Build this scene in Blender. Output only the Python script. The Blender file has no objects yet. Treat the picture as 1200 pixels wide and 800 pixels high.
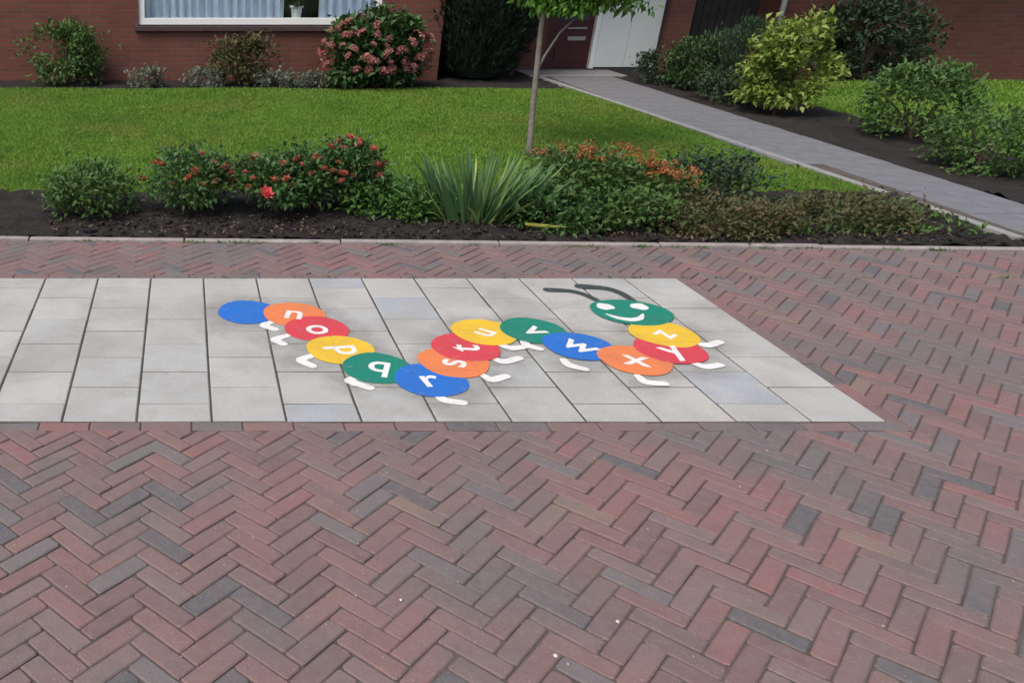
import bpy, bmesh, math, random
import numpy as np
from mathutils import Vector, Matrix, Euler, noise

R = math.radians
random.seed(7)
S = bpy.context.scene
COL = S.collection

# ---------------------------------------------------------------- camera, sky, sun, exposure
cam_d = bpy.data.cameras.new('camera')
cam = bpy.data.objects.new('camera', cam_d)
COL.objects.link(cam)
cam.location = (0, 0, 1.74)
cam.rotation_euler = (R(90 - 24.34), 0, 0)
cam_d.sensor_width = 36
cam_d.lens = 30.9
cam_d.shift_x = 0.32
cam_d.clip_start = 0.05
cam_d.clip_end = 2000
S.camera = cam

SUN_EL, SUN_AZ = 56, -128                      # veiled sun, left of and behind the camera
world = bpy.data.worlds.new('World')
S.world = world
world.use_nodes = True
wn = world.node_tree
bg = wn.nodes['Background']
sky = wn.nodes.new('ShaderNodeTexSky')
sky.sky_type = 'NISHITA'
sky.sun_disc = False
sky.sun_elevation = R(SUN_EL)
sky.sun_rotation = R(SUN_AZ)
sky.air_density = 0.8
sky.dust_density = 5.0
sky.ozone_density = 0.8
wn.links.new(sky.outputs[0], bg.inputs[0])
bg.inputs[1].default_value = 0.15

sun_d = bpy.data.lights.new('sun', 'SUN')
sun_d.energy = 1.3
sun_d.angle = R(22)
sun_d.color = (1.0, 0.95, 0.88)
sun = bpy.data.objects.new('sun', sun_d)
COL.objects.link(sun)
sun.rotation_euler = (R(-(90 - SUN_EL)), 0, R(-SUN_AZ))
sun.location = (-15, -10, 30)

S.view_settings.view_transform = 'Standard'
S.view_settings.look = 'None'
S.view_settings.gamma = 1.0
S.view_settings.exposure = 0.38
S.view_settings.use_curve_mapping = False


# ---------------------------------------------------------------- helpers
def tag(o, label=None, cat=None, group=None, kind=None):
    if label: o['label'] = label
    if cat: o['category'] = cat
    if group: o['group'] = group
    if kind: o['kind'] = kind
    return o


def empty(name, loc, label=None, cat=None, group=None, kind=None):
    o = bpy.data.objects.new(name, None)
    COL.objects.link(o)
    o.location = loc
    o.empty_display_size = 0.1
    return tag(o, label, cat, group, kind)


def link(name, me, parent=None, loc=(0, 0, 0), rot=(0, 0, 0), scale=(1, 1, 1)):
    o = bpy.data.objects.new(name, me)
    COL.objects.link(o)
    o.location = loc
    o.rotation_euler = rot
    o.scale = scale
    if parent is not None:
        o.parent = parent
    return o


def mesh_np(name, V, F, mat, smooth=False, fvar=None):
    """V (n,3), F (m,k) same-size faces."""
    V = np.asarray(V, dtype=np.float32)
    F = np.asarray(F, dtype=np.int32)
    me = bpy.data.meshes.new(name)
    me.vertices.add(len(V))
    me.vertices.foreach_set('co', V.ravel())
    k = F.shape[1]
    me.loops.add(F.size)
    me.loops.foreach_set('vertex_index', F.ravel())
    me.polygons.add(len(F))
    me.polygons.foreach_set('loop_start', np.arange(0, F.size, k, dtype=np.int32))
    me.polygons.foreach_set('loop_total', np.full(len(F), k, dtype=np.int32))
    me.polygons.foreach_set('use_smooth', np.full(len(F), smooth, dtype=bool))
    me.update(calc_edges=True)
    me.validate()
    if mat: me.materials.append(mat)
    return me


class MB:
    """collects simple solids, then becomes one mesh"""
    def __init__(self):
        self.v, self.f = [], []

    def poly(self, pts, faces):
        b = len(self.v)
        self.v += [tuple(p) for p in pts]
        self.f += [tuple(b + i for i in f) for f in faces]
        return self

    def box(self, x0, x1, y0, y1, z0, z1):
        return self.poly([(x0, y0, z0), (x1, y0, z0), (x1, y1, z0), (x0, y1, z0),
                          (x0, y0, z1), (x1, y0, z1), (x1, y1, z1), (x0, y1, z1)],
                         [(0, 3, 2, 1), (4, 5, 6, 7), (0, 1, 5, 4), (1, 2, 6, 5), (2, 3, 7, 6), (3, 0, 4, 7)])

    def prism(self, poly, z0, z1, bevel=0.0, jz=None):
        """upright prism over a convex CCW polygon, with a bevelled top edge"""
        n = len(poly)
        if bevel <= 0:
            pts = [(p[0], p[1], z0) for p in poly] + [(p[0], p[1], z1) for p in poly]
            fs = [tuple(range(n - 1, -1, -1)), tuple(range(n, 2 * n))]
            fs += [(i, (i + 1) % n, n + (i + 1) % n, n + i) for i in range(n)]
            return self.poly(pts, fs)
        ins = inset(poly, bevel)
        dz = jz or (lambda x, y: 0.0)
        pts = [(p[0], p[1], z0) for p in poly] + [(p[0], p[1], z1 - bevel * 0.8 + dz(*p)) for p in poly] + \
              [(p[0], p[1], z1 + dz(*p)) for p in ins]
        fs = [tuple(range(2 * n, 3 * n))]
        for i in range(n):
            j = (i + 1) % n
            fs += [(i, j, n + j, n + i), (n + i, n + j, 2 * n + j, 2 * n + i)]
        return self.poly(pts, fs)

    def tube(self, pts, radii, seg=8, caps=True):
        pts = [Vector(p) for p in pts]
        b = len(self.v)
        for i, p in enumerate(pts):
            d = (pts[min(i + 1, len(pts) - 1)] - pts[max(i - 1, 0)]).normalized()
            a = d.cross(Vector((0.31, 0.95, 0.07))).normalized()
            c = d.cross(a)
            for k in range(seg):
                t = 2 * math.pi * k / seg
                self.v.append(tuple(p + (a * math.cos(t) + c * math.sin(t)) * radii[i]))
        for i in range(len(pts) - 1):
            for k in range(seg):
                k2 = (k + 1) % seg
                self.f.append((b + i * seg + k, b + i * seg + k2, b + (i + 1) * seg + k2, b + (i + 1) * seg + k))
        if caps:
            self.f.append(tuple(b + k for k in range(seg - 1, -1, -1)))
            self.f.append(tuple(b + (len(pts) - 1) * seg + k for k in range(seg)))
        return self

    def lathe(self, prof, seg=20, c=(0, 0, 0)):
        b = len(self.v)
        for r, z in prof:
            for k in range(seg):
                t = 2 * math.pi * k / seg
                self.v.append((c[0] + r * math.cos(t), c[1] + r * math.sin(t), c[2] + z))
        for i in range(len(prof) - 1):
            for k in range(seg):
                k2 = (k + 1) % seg
                self.f.append((b + i * seg + k, b + i * seg + k2, b + (i + 1) * seg + k2, b + (i + 1) * seg + k))
        return self

    def mesh(self, name, mat, smooth=False):
        me = bpy.data.meshes.new(name)
        me.from_pydata(self.v, [], self.f)
        me.update()
        if smooth:
            me.polygons.foreach_set('use_smooth', [True] * len(me.polygons))
        if mat: me.materials.append(mat)
        return me

    def build(self, name, mat, parent=None, smooth=False, loc=(0, 0, 0)):
        return link(name, self.mesh(name, mat, smooth), parent, loc)


def bevelled(o, w=0.006, seg=2):
    m = o.modifiers.new('bevel', 'BEVEL')
    m.width = w
    m.segments = seg
    m.limit_method = 'ANGLE'
    return o


def inset(poly, d):
    n = len(poly)
    out = []
    for i in range(n):
        p0, p1, p2 = poly[i - 1], poly[i], poly[(i + 1) % n]
        e1 = Vector((p1[0] - p0[0], p1[1] - p0[1])); e2 = Vector((p2[0] - p1[0], p2[1] - p1[1]))
        if e1.length < 1e-6 or e2.length < 1e-6:
            out.append(p1); continue
        e1.normalize(); e2.normalize()
        n1 = Vector((-e1.y, e1.x)); n2 = Vector((-e2.y, e2.x))
        k = n1 + n2
        k = k / max(0.35, k.dot(n1)) if k.length > 1e-6 else n1
        out.append((p1[0] + k.x * d, p1[1] + k.y * d))
    return out


def clip(poly, a, b, c):
    """keep a*x + b*y <= c"""
    out = []
    n = len(poly)
    for i in range(n):
        p, q = poly[i], poly[(i + 1) % n]
        dp, dq = a * p[0] + b * p[1] - c, a * q[0] + b * q[1] - c
        if dp <= 0: out.append(p)
        if (dp < 0 < dq) or (dq < 0 < dp):
            t = dp / (dp - dq)
            out.append((p[0] + (q[0] - p[0]) * t, p[1] + (q[1] - p[1]) * t))
    return out


def area(poly):
    return 0.5 * sum(poly[i - 1][0] * poly[i][1] - poly[i][0] * poly[i - 1][1] for i in range(len(poly)))


# ---------------------------------------------------------------- materials
def new_mat(name, rough=0.8, spec=0.3):
    m = bpy.data.materials.new(name)
    m.use_nodes = True
    nt = m.node_tree
    p = nt.nodes['Principled BSDF']
    p.inputs['Roughness'].default_value = rough
    p.inputs['Specular IOR Level'].default_value = spec
    return m, nt, p


def nd(nt, t, **kw):
    n = nt.nodes.new(t)
    for k, v in kw.items():
        if k in n.inputs.keys() if isinstance(k, str) else False:
            n.inputs[k].default_value = v
        else:
            setattr(n, k, v)
    return n


def ramp(nt, fac, stops, interp='LINEAR'):
    r = nt.nodes.new('ShaderNodeValToRGB')
    r.color_ramp.interpolation = interp
    els = r.color_ramp.elements
    while len(els) < len(stops): els.new(0.5)
    for e, (p, c) in zip(els, stops):
        e.position = p
        e.color = (*c, 1)
    nt.links.new(fac, r.inputs[0])
    return r.outputs[0]


def noise_fac(nt, scale, detail=4, rough=0.55, coord='Object', dist=0.0, vec=None):
    n = nt.nodes.new('ShaderNodeTexNoise')
    n.inputs['Scale'].default_value = scale
    n.inputs['Detail'].default_value = detail
    n.inputs['Roughness'].default_value = rough
    n.inputs['Distortion'].default_value = dist
    if vec is None:
        tc = nt.nodes.new('ShaderNodeTexCoord')
        vec = tc.outputs[coord]
    nt.links.new(vec, n.inputs['Vector'])
    return n.outputs['Fac']


def mix(nt, fac, a, b, mode='MIX'):
    m = nt.nodes.new('ShaderNodeMix')
    m.data_type = 'RGBA'
    m.blend_type = mode
    for sock, v in ((m.inputs[0], fac), (m.inputs[6], a), (m.inputs[7], b)):
        if isinstance(v, (int, float)): sock.default_value = v
        elif isinstance(v, tuple): sock.default_value = (*v, 1)
        else: nt.links.new(v, sock)
    return m.outputs[2]


def bump(nt, p, h, strength=0.3, dist=0.01):
    b = nt.nodes.new('ShaderNodeBump')
    b.inputs['Strength'].default_value = strength
    b.inputs['Distance'].default_value = dist
    nt.links.new(h, b.inputs['Height'])
    nt.links.new(b.outputs[0], p.inputs['Normal'])


def world_pos(nt):
    g = nt.nodes.new('ShaderNodeNewGeometry')
    return g.outputs['Position']


def mat_plain(name, c, rough=0.7, var=0.15, scale=8, spec=0.3, bmp=0.1):
    m, nt, p = new_mat(name, rough, spec)
    f = noise_fac(nt, scale)
    col = ramp(nt, f, [(0.3, tuple(x * (1 - var) for x in c)), (0.7, tuple(min(1, x * (1 + var)) for x in c))])
    nt.links.new(col, p.inputs['Base Color'])
    if bmp: bump(nt, p, noise_fac(nt, scale * 8), bmp, 0.004)
    return m


def mat_road_brick(name, per_island):
    m, nt, p = new_mat(name, 0.85, 0.25)
    if per_island:
        g = nt.nodes.new('ShaderNodeNewGeometry'); rnd = g.outputs['Random Per Island']
    else:
        g = nt.nodes.new('ShaderNodeObjectInfo'); rnd = g.outputs['Random']
    pos = world_pos(nt)
    base = ramp(nt, rnd, [(0.0, (.154, .099, .096)), (.14, (.182, .105, .100)), (.30, (.166, .111, .106)), (.44, (.190, .115, .108)),
                          (.60, (.206, .107, .102)), (.70, (.170, .123, .118)), (.84, (.136, .126, .128)),
                          (.93, (.090, .093, .100)), (.985, (.196, .138, .112))], 'CONSTANT')
    big = noise_fac(nt, 1.5, 2, vec=pos)
    gf = ramp(nt, big, [(.46, (0, 0, 0)), (.66, (.8, .8, .8))])
    c1 = mix(nt, gf, base, (.118, .112, .113))
    f2 = noise_fac(nt, 26, 5, .65, vec=pos)
    c2 = mix(nt, ramp(nt, f2, [(.35, (0, 0, 0)), (.75, (.5, .5, .5))]), c1, (.20, .158, .150))
    f3 = noise_fac(nt, 7, 4, .6, vec=pos)
    c3 = mix(nt, ramp(nt, f3, [(.5, (0, 0, 0)), (.8, (.4, .4, .4))]), c2, (.10, .09, .085))
    f4 = noise_fac(nt, 170, 2, .5, vec=pos)
    c4 = mix(nt, ramp(nt, f4, [(.64, (0, 0, 0)), (.72, (.5, .5, .5))]), c3, (.30, .27, .25))
    nt.links.new(c4, p.inputs['Base Color'])
    hh = nt.nodes.new('ShaderNodeMath'); hh.operation = 'ADD'
    nt.links.new(f2, hh.inputs[0]); nt.links.new(noise_fac(nt, 120, 3, vec=pos), hh.inputs[1])
    bump(nt, p, hh.outputs[0], .55, .004)
    return m


def mat_slab(name='concrete_slab', tint=None):
    m, nt, p = new_mat(name, 0.85, 0.25)
    g = nt.nodes.new('ShaderNodeObjectInfo')
    pos = world_pos(nt)
    base = ramp(nt, g.outputs['Random'], [(0, (.345, .35, .33)), (.3, (.405, .402, .38)), (.6, (.375, .378, .36)), (.82, (.36, .372, .36))])
    f1 = noise_fac(nt, 3.2, 5, .6, vec=pos)
    if tint: base = mix(nt, ramp(nt, noise_fac(nt, 6, 3, vec=pos), [(.35, (.3, .3, .3)), (.65, (.9, .9, .9))]), base, tint)
    c1 = mix(nt, ramp(nt, f1, [(.42, (0, 0, 0)), (.75, (.75, .75, .75))]), base, (.265, .262, .24))
    f2 = noise_fac(nt, 70, 4, .7, vec=pos)
    c2 = mix(nt, ramp(nt, f2, [(.5, (0, 0, 0)), (.75, (.35, .35, .35))]), c1, (.22, .218, .205))
    f4 = noise_fac(nt, 210, 2, .5, vec=pos)
    c3 = mix(nt, ramp(nt, f4, [(.62, (0, 0, 0)), (.70, (.45, .45, .45))]), c2, (.55, .54, .51))
    f5 = noise_fac(nt, 1.1, 7, .7, vec=pos, dist=.6)
    c3 = mix(nt, ramp(nt, f5, [(.52, (0, 0, 0)), (.66, (.55, .55, .55))]), c3, (.235, .235, .215))
    f6 = noise_fac(nt, 9, 5, .75, vec=pos)
    c3 = mix(nt, ramp(nt, f6, [(.64, (0, 0, 0)), (.74, (.5, .5, .5))]), c3, (.21, .205, .185))
    nt.links.new(c3, p.inputs['Base Color'])
    bump(nt, p, f2, .25, .003)
    return m


def math_n(nt, op, a, b=None):
    n = nt.nodes.new('ShaderNodeMath'); n.operation = op
    for k, v in enumerate((a, b)):
        if v is None: continue
        if isinstance(v, (int, float)): n.inputs[k].default_value = v
        else: nt.links.new(v, n.inputs[k])
    return n.outputs[0]


def mat_paint(name, c, joints=True):
    """road-marking paint: scuffed, slightly dirty, sunk where it crosses the slab joints"""
    m, nt, p = new_mat(name, 0.75, 0.2)
    pos = world_pos(nt)
    f = noise_fac(nt, 7, 6, .65, vec=pos)
    c1 = mix(nt, ramp(nt, f, [(.38, (0, 0, 0)), (.72, (.8, .8, .8))]), c, tuple(x * .74 + .02 for x in c))
    f2 = noise_fac(nt, 95, 4, .65, vec=pos)
    c2 = mix(nt, ramp(nt, f2, [(.50, (0, 0, 0)), (.68, (.55, .55, .55))]), c1, tuple(x * .62 + .075 for x in c))
    f5 = noise_fac(nt, 22, 6, .75, vec=pos)
    c2 = mix(nt, ramp(nt, f5, [(.58, (0, 0, 0)), (.68, (.75, .75, .75))]), c2, tuple(x * .45 + .14 for x in c))
    sp = nt.nodes.new('ShaderNodeSeparateXYZ'); nt.links.new(pos, sp.inputs[0])
    u = math_n(nt, 'DIVIDE', math_n(nt, 'SUBTRACT', 2.81, sp.outputs[0]), .30)
    col = math_n(nt, 'FLOOR', u)
    v = math_n(nt, 'ADD', math_n(nt, 'DIVIDE', math_n(nt, 'SUBTRACT', sp.outputs[1], 3.069), .30), math_n(nt, 'MULTIPLY', math_n(nt, 'MODULO', col, 2.0), .5))
    jt = None
    for q in (u, v):
        d = math_n(nt, 'ABSOLUTE', math_n(nt, 'SUBTRACT', math_n(nt, 'FRACT', math_n(nt, 'ADD', q, .5)), .5))
        k = math_n(nt, 'LESS_THAN', d, .013)
        jt = k if jt is None else math_n(nt, 'MAXIMUM', jt, k)
    jt = math_n(nt, 'MULTIPLY', jt, ramp(nt, noise_fac(nt, 16, 3, vec=pos), [(.34, (.1, .1, .1)), (.65, (.5, .5, .5))]))
    c3 = mix(nt, jt, c2, tuple(x * .5 + .03 for x in c))
    nt.links.new(c3, p.inputs['Base Color'])
    bump(nt, p, f2, .35, .002)
    return m


def mat_leaf(name, stops, rough=0.55, trans=0.25, spec=0.35):
    """foliage: colour varies leaf by leaf, some light passes through"""
    m, nt, p = new_mat(name, rough, spec)
    g = nt.nodes.new('ShaderNodeNewGeometry')
    n = len(stops)
    col = ramp(nt, g.outputs['Random Per Island'], [(i / max(1, n - 1), c) for i, c in enumerate(stops)])
    pos = world_pos(nt)
    f = noise_fac(nt, 5, 3, vec=pos)
    col2 = mix(nt, ramp(nt, f, [(.35, (0, 0, 0)), (.7, (.5, .5, .5))]), col, tuple(x * 1.35 for x in stops[n // 2]))
    nt.links.new(col2, p.inputs['Base Color'])
    tr = nt.nodes.new('ShaderNodeBsdfTranslucent')
    nt.links.new(col2, tr.inputs[0])
    mx = nt.nodes.new('ShaderNodeMixShader')
    mx.inputs[0].default_value = trans
    nt.links.new(p.outputs[0], mx.inputs[1]); nt.links.new(tr.outputs[0], mx.inputs[2])
    nt.links.new(mx.outputs[0], nt.nodes['Material Output'].inputs[0])
    return m


def mat_wall_brick(name, c1, c2, mortar):
    m, nt, p = new_mat(name, 0.9, 0.2)
    tc = nt.nodes.new('ShaderNodeTexCoord')
    sp = nt.nodes.new('ShaderNodeSeparateXYZ')
    nt.links.new(tc.outputs['Object'], sp.inputs[0])
    ad = nt.nodes.new('ShaderNodeMath'); ad.operation = 'ADD'
    nt.links.new(sp.outputs[0], ad.inputs[0]); nt.links.new(sp.outputs[1], ad.inputs[1])
    cb = nt.nodes.new('ShaderNodeCombineXYZ')
    nt.links.new(ad.outputs[0], cb.inputs[0]); nt.links.new(sp.outputs[2], cb.inputs[1])
    b = nt.nodes.new('ShaderNodeTexBrick')
    nt.links.new(cb.outputs[0], b.inputs['Vector'])
    b.inputs['Scale'].default_value = 1
    b.inputs['Brick Width'].default_value = .22
    b.inputs['Row Height'].default_value = .0625
    b.inputs['Mortar Size'].default_value = .006
    b.inputs['Mortar Smooth'].default_value = .2
    b.inputs['Color1'].default_value = (*c1, 1)
    b.inputs['Color2'].default_value = (*c2, 1)
    b.inputs['Mortar'].default_value = (*mortar, 1)
    f = noise_fac(nt, 2.2, 5, .6)
    c = mix(nt, ramp(nt, f, [(.4, (0, 0, 0)), (.75, (.5, .5, .5))]), b.outputs['Color'], tuple(x * .6 for x in c1))
    nt.links.new(c, p.inputs['Base Color'])
    inv = nt.nodes.new('ShaderNodeMath'); inv.operation = 'SUBTRACT'; inv.inputs[0].default_value = 1
    nt.links.new(b.outputs['Fac'], inv.inputs[1])
    bump(nt, p, inv.outputs[0], .8, .008)
    return m


def mat_glass():
    m = bpy.data.materials.new('window_glass')
    m.use_nodes = True
    nt = m.node_tree
    nt.nodes.remove(nt.nodes['Principled BSDF'])
    t = nt.nodes.new('ShaderNodeBsdfTransparent'); t.inputs[0].default_value = (.97, .985, .99, 1)
    g = nt.nodes.new('ShaderNodeBsdfGlossy'); g.inputs['Roughness'].default_value = .02
    lw = nt.nodes.new('ShaderNodeLayerWeight')
    pw = nt.nodes.new('ShaderNodeMath'); pw.operation = 'POWER'; pw.inputs[1].default_value = 5
    nt.links.new(lw.outputs['Facing'], pw.inputs[0])
    fr = nt.nodes.new('ShaderNodeMath'); fr.operation = 'MULTIPLY_ADD'; fr.inputs[1].default_value = .9; fr.inputs[2].default_value = .04
    nt.links.new(pw.outputs[0], fr.inputs[0])
    mx = nt.nodes.new('ShaderNodeMixShader')
    nt.links.new(fr.outputs[0], mx.inputs[0]); nt.links.new(t.outputs[0], mx.inputs[1]); nt.links.new(g.outputs[0], mx.inputs[2])
    nt.links.new(mx.outputs[0], nt.nodes['Material Output'].inputs[0])
    return m


def mat_ground(name, a, b, c, s1=3, s2=60, bmp=.5, bd=.02):
    m, nt, p = new_mat(name, 0.95, 0.15)
    pos = world_pos(nt)
    f1 = noise_fac(nt, s1, 5, .6, vec=pos)
    f2 = noise_fac(nt, s2, 4, .7, vec=pos)
    c1 = ramp(nt, f1, [(.35, a), (.65, b)])
    c2 = mix(nt, ramp(nt, f2, [(.45, (0, 0, 0)), (.7, (.6, .6, .6))]), c1, c)
    nt.links.new(c2, p.inputs['Base Color'])
    bump(nt, p, f2, bmp, bd)
    return m


M = dict(
    brick=mat_road_brick('road_brick', False),
    brick_far=mat_road_brick('road_brick_island', True),
    sand=mat_ground('joint_sand', (.085, .073, .068), (.12, .10, .092), (.062, .058, .048), 4, 80),
    slab=mat_slab(),
    slab_blue=mat_slab('bluish_slab', (.285, .32, .365)),
    grit=mat_plain('tan_grit', (.30, .25, .20), .9, .35, 30),
    moss_sand=mat_ground('slab_joint_sand', (.065, .06, .052), (.095, .085, .075), (.05, .06, .032), 3, 60),
    kerb=mat_plain('kerb_concrete', (.275, .25, .238), .85, .18, 14),
    path=mat_plain('path_tile', (.15, .155, .165), .85, .14, 5),
    edging=mat_plain('path_edging', (.25, .25, .245), .85, .12, 6),
    soil=mat_ground('garden_soil', (.022, .020, .019), (.040, .036, .034), (.066, .060, .054), 5, 55, .9, .03),
    lawn=mat_ground('lawn_base', (.075, .15, .02), (.11, .19, .026), (.065, .12, .018), 1.2, 50),
    ground=mat_ground('far_ground', (.06, .10, .03), (.09, .13, .04), (.05, .08, .03), .4, 9),
    wall=mat_wall_brick('house_brick', (.17, .062, .044), (.13, .05, .04), (.12, .095, .085)),
    white=mat_plain('white_paint', (.74, .76, .74), .45, .03, 3, .4, .03),
    door_white=mat_plain('door_white', (.66, .70, .67), .5, .03, 3, .4, .03),
    maroon=mat_plain('maroon_paint', (.055, .014, .018), .4, .1, 4, .45, .03),
    dark=mat_plain('dark_timber', (.035, .033, .032), .7, .25, 9),
    plinth=mat_plain('dark_plinth', (.05, .05, .055), .8, .15, 6),
    sill=mat_plain('sill_tile', (.07, .045, .045), .5, .15, 8),
    pipe=mat_plain('pipe_grey', (.42, .42, .44), .5, .05, 4),
    roof=mat_plain('roof_tile', (.10, .045, .035), .8, .2, 5),
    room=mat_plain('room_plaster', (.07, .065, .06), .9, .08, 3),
    curtain=mat_plain('curtain_cloth', (.66, .78, .95), .9, .06, 5),
    pot=mat_plain('glazed_pot', (.66, .74, .70), .35, .05, 6, .5, 0),
    glass=mat_glass(),
    metal=mat_plain('brushed_metal', (.28, .28, .28), .35, .05, 20, .6, 0),
    bark=mat_plain('young_bark', (.19, .175, .15), .9, .25, 25, .2, .5),
    stem=mat_plain('shrub_stem', (.09, .065, .045), .9, .25, 25, .2, .4),
    blue=mat_paint('paint_blue', (.015, .135, .49)),
    orange=mat_paint('paint_orange', (.66, .19, .065)),
    red=mat_paint('paint_red', (.55, .050, .065)),
    yellow=mat_paint('paint_yellow', (.68, .44, .030)),
    green=mat_paint('paint_green', (.005, .19, .13)),
    mark=mat_paint('paint_white', (.70, .70, .68)),
    antenna=mat_paint('paint_charcoal', (.035, .05, .048)),
)
M['grass'] = mat_leaf('grass_blades', [(.088, .195, .018), (.115, .235, .024), (.145, .27, .03), (.18, .26, .045)], .6, .3)
M['iris'] = mat_leaf('iris_leaf', [(.045, .12, .055), (.06, .15, .05), (.12, .23, .06), (.05, .11, .065)], .45, .25)
M['rose_leaf'] = mat_leaf('rose_leaf', [(.030, .075, .022), (.05, .115, .03), (.07, .15, .04)], .45, .25)
M['cover'] = mat_leaf('ground_cover_leaf', [(.05, .13, .02), (.075, .17, .03), (.04, .10, .025)], .55, .25)
M['olive'] = mat_leaf('olive_leaf', [(.075, .085, .03), (.12, .11, .045), (.05, .065, .025), (.14, .09, .05)], .7, .2)
M['bush'] = mat_leaf('bush_leaf', [(.035, .075, .02), (.06, .12, .03), (.08, .16, .035), (.05, .09, .035)], .55, .25)
M['dark_leaf'] = mat_leaf('dark_leaf', [(.018, .038, .020), (.030, .060, .026), (.045, .08, .035)], .6, .15)
M['conifer'] = mat_leaf('conifer_needle', [(.006, .013, .008), (.010, .020, .011), (.014, .027, .014)], .7, .08)
M['hydra_leaf'] = mat_leaf('hydrangea_leaf', [(.022, .05, .018), (.035, .085, .022), (.06, .13, .03)], .55, .2)
M['gold_leaf'] = mat_leaf('golden_leaf', [(.17, .24, .035), (.26, .33, .06), (.12, .19, .03), (.34, .39, .12)], .5, .3)
M['tree_leaf'] = mat_leaf('tree_leaf', [(.05, .12, .018), (.08, .19, .025), (.13, .24, .035)], .5, .3)
M['herb'] = mat_leaf('grey_herb_leaf', [(.10, .12, .085), (.16, .18, .13), (.06, .085, .05)], .7, .15)
M['pink'] = mat_leaf('pink_petal', [(.34, .11, .11), (.44, .21, .18), (.27, .08, .085), (.46, .31, .24)], .7, .2, .1)
M['rose'] = mat_leaf('rose_petal', [(.46, .10, .075), (.52, .17, .11), (.38, .075, .06)], .6, .2, .15)
M['rose_pink'] = mat_leaf('rose_petal_pink', [(.68, .10, .11), (.75, .16, .15), (.60, .08, .09)], .6, .2, .15)
M['rust'] = mat_leaf('rust_petal', [(.32, .105, .045), (.42, .16, .065), (.24, .08, .035), (.40, .20, .09)], .7, .2, .1)
M['dry'] = mat_leaf('dry_leaf', [(.12, .085, .055), (.075, .055, .038), (.17, .125, .08), (.05, .04, .03)], .85, .1, .1)
M['yellow_leaf'] = mat_leaf('yellowing_leaf', [(.36, .36, .06), (.42, .40, .08)], .6, .2)
M['pebble'] = mat_plain('pale_pebble', (.55, .53, .50), .8, .2, 40)

# mown lawn: drier olive patches and lush patches over the blade-by-blade variation
nt = M['grass'].node_tree
pb = nt.nodes['Principled BSDF']
old = pb.inputs['Base Color'].links[0].from_socket
fp = noise_fac(nt, .75, 4, .6, vec=world_pos(nt))
dry = mix(nt, ramp(nt, fp, [(.48, (0, 0, 0)), (.68, (.6, .6, .6))]), old, (.19, .235, .045))
lush = mix(nt, ramp(nt, noise_fac(nt, 1.4, 3, .5, vec=world_pos(nt)), [(.5, (0, 0, 0)), (.7, (.5, .5, .5))]), dry, (.07, .19, .018))
for l in list(old.links): 
    if l.to_node in (pb,) or l.to_node.type == 'BSDF_TRANSLUCENT':
        dst = l.to_socket
        nt.links.remove(l)
        nt.links.new(lush, dst)

rng = np.random.default_rng(11)


# ---------------------------------------------------------------- foliage builders
def leaves_mesh(name, P, D, N, L, W, mat, fold=0.25, droop=0.15):
    """leaf-shaped faces: base, two mid pairs and tip, folded along the midrib. P base, D direction, N up-ish normal"""
    n = len(P)
    D = D / np.linalg.norm(D, axis=1, keepdims=True)
    Sd = np.cross(D, N); Sd /= np.linalg.norm(Sd, axis=1, keepdims=True) + 1e-9
    U = np.cross(Sd, D)
    L = L[:, None]; W = W[:, None]
    b = P
    ml = P + D * L * .45 + Sd * W * .5 + U * W * fold
    mr = P + D * L * .45 - Sd * W * .5 + U * W * fold
    mc = P + D * L * .5
    tip = P + D * L - U * L * droop
    V = np.stack([b, ml, mc, mr, tip], 1).reshape(-1, 3)
    k = np.arange(n) * 5
    F = np.concatenate([np.stack([k, k + 2, k + 1], 1), np.stack([k, k + 3, k + 2], 1),
                        np.stack([k + 1, k + 2, k + 4], 1), np.stack([k + 2, k + 3, k + 4], 1)])
    return mesh_np(name, V, F, mat)


def rand_dirs(n):
    v = rng.normal(size=(n, 3))
    return v / np.linalg.norm(v, axis=1, keepdims=True)


def clump_points(n, rx, ry, z0, z1, clumps, spread, base_w=.7, shell=.75):
    """points in clumps over a dome between z0 and z1; returns points and outward directions"""
    d = rand_dirs(clumps)
    d[:, 2] = np.where(d[:, 2] < -.55, -d[:, 2], d[:, 2])
    d[: clumps // 4, 2] = -.55 - .4 * rng.random(clumps // 4)
    r = shell + (1 - shell) * rng.random(clumps) + rng.normal(0, .06, clumps)
    zc = (z0 + z1) / 2; hz = (z1 - z0) / 2
    C = d * r[:, None]
    # squash: lower half narrower
    wz = np.where(C[:, 2] < 0, 1 + C[:, 2] * (1 - base_w), 1)
    C = np.stack([C[:, 0] * rx * wz, C[:, 1] * ry * wz, zc + C[:, 2] * hz * 1.05], 1)
    i = rng.integers(0, clumps, n)
    sp = spread * (0.6 + .8 * rng.random(clumps))
    P = C[i] + rng.normal(size=(n, 3)) * sp[i][:, None] * np.array([1, 1, .7])
    out = (P - np.array([0, 0, z0 + (z1 - z0) * .3])) / np.array([rx, ry, hz])
    out /= np.linalg.norm(out, axis=1, keepdims=True) + 1e-9
    P[:, 2] = np.maximum(P[:, 2], z0 + .01)
    return P, out, C


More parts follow.
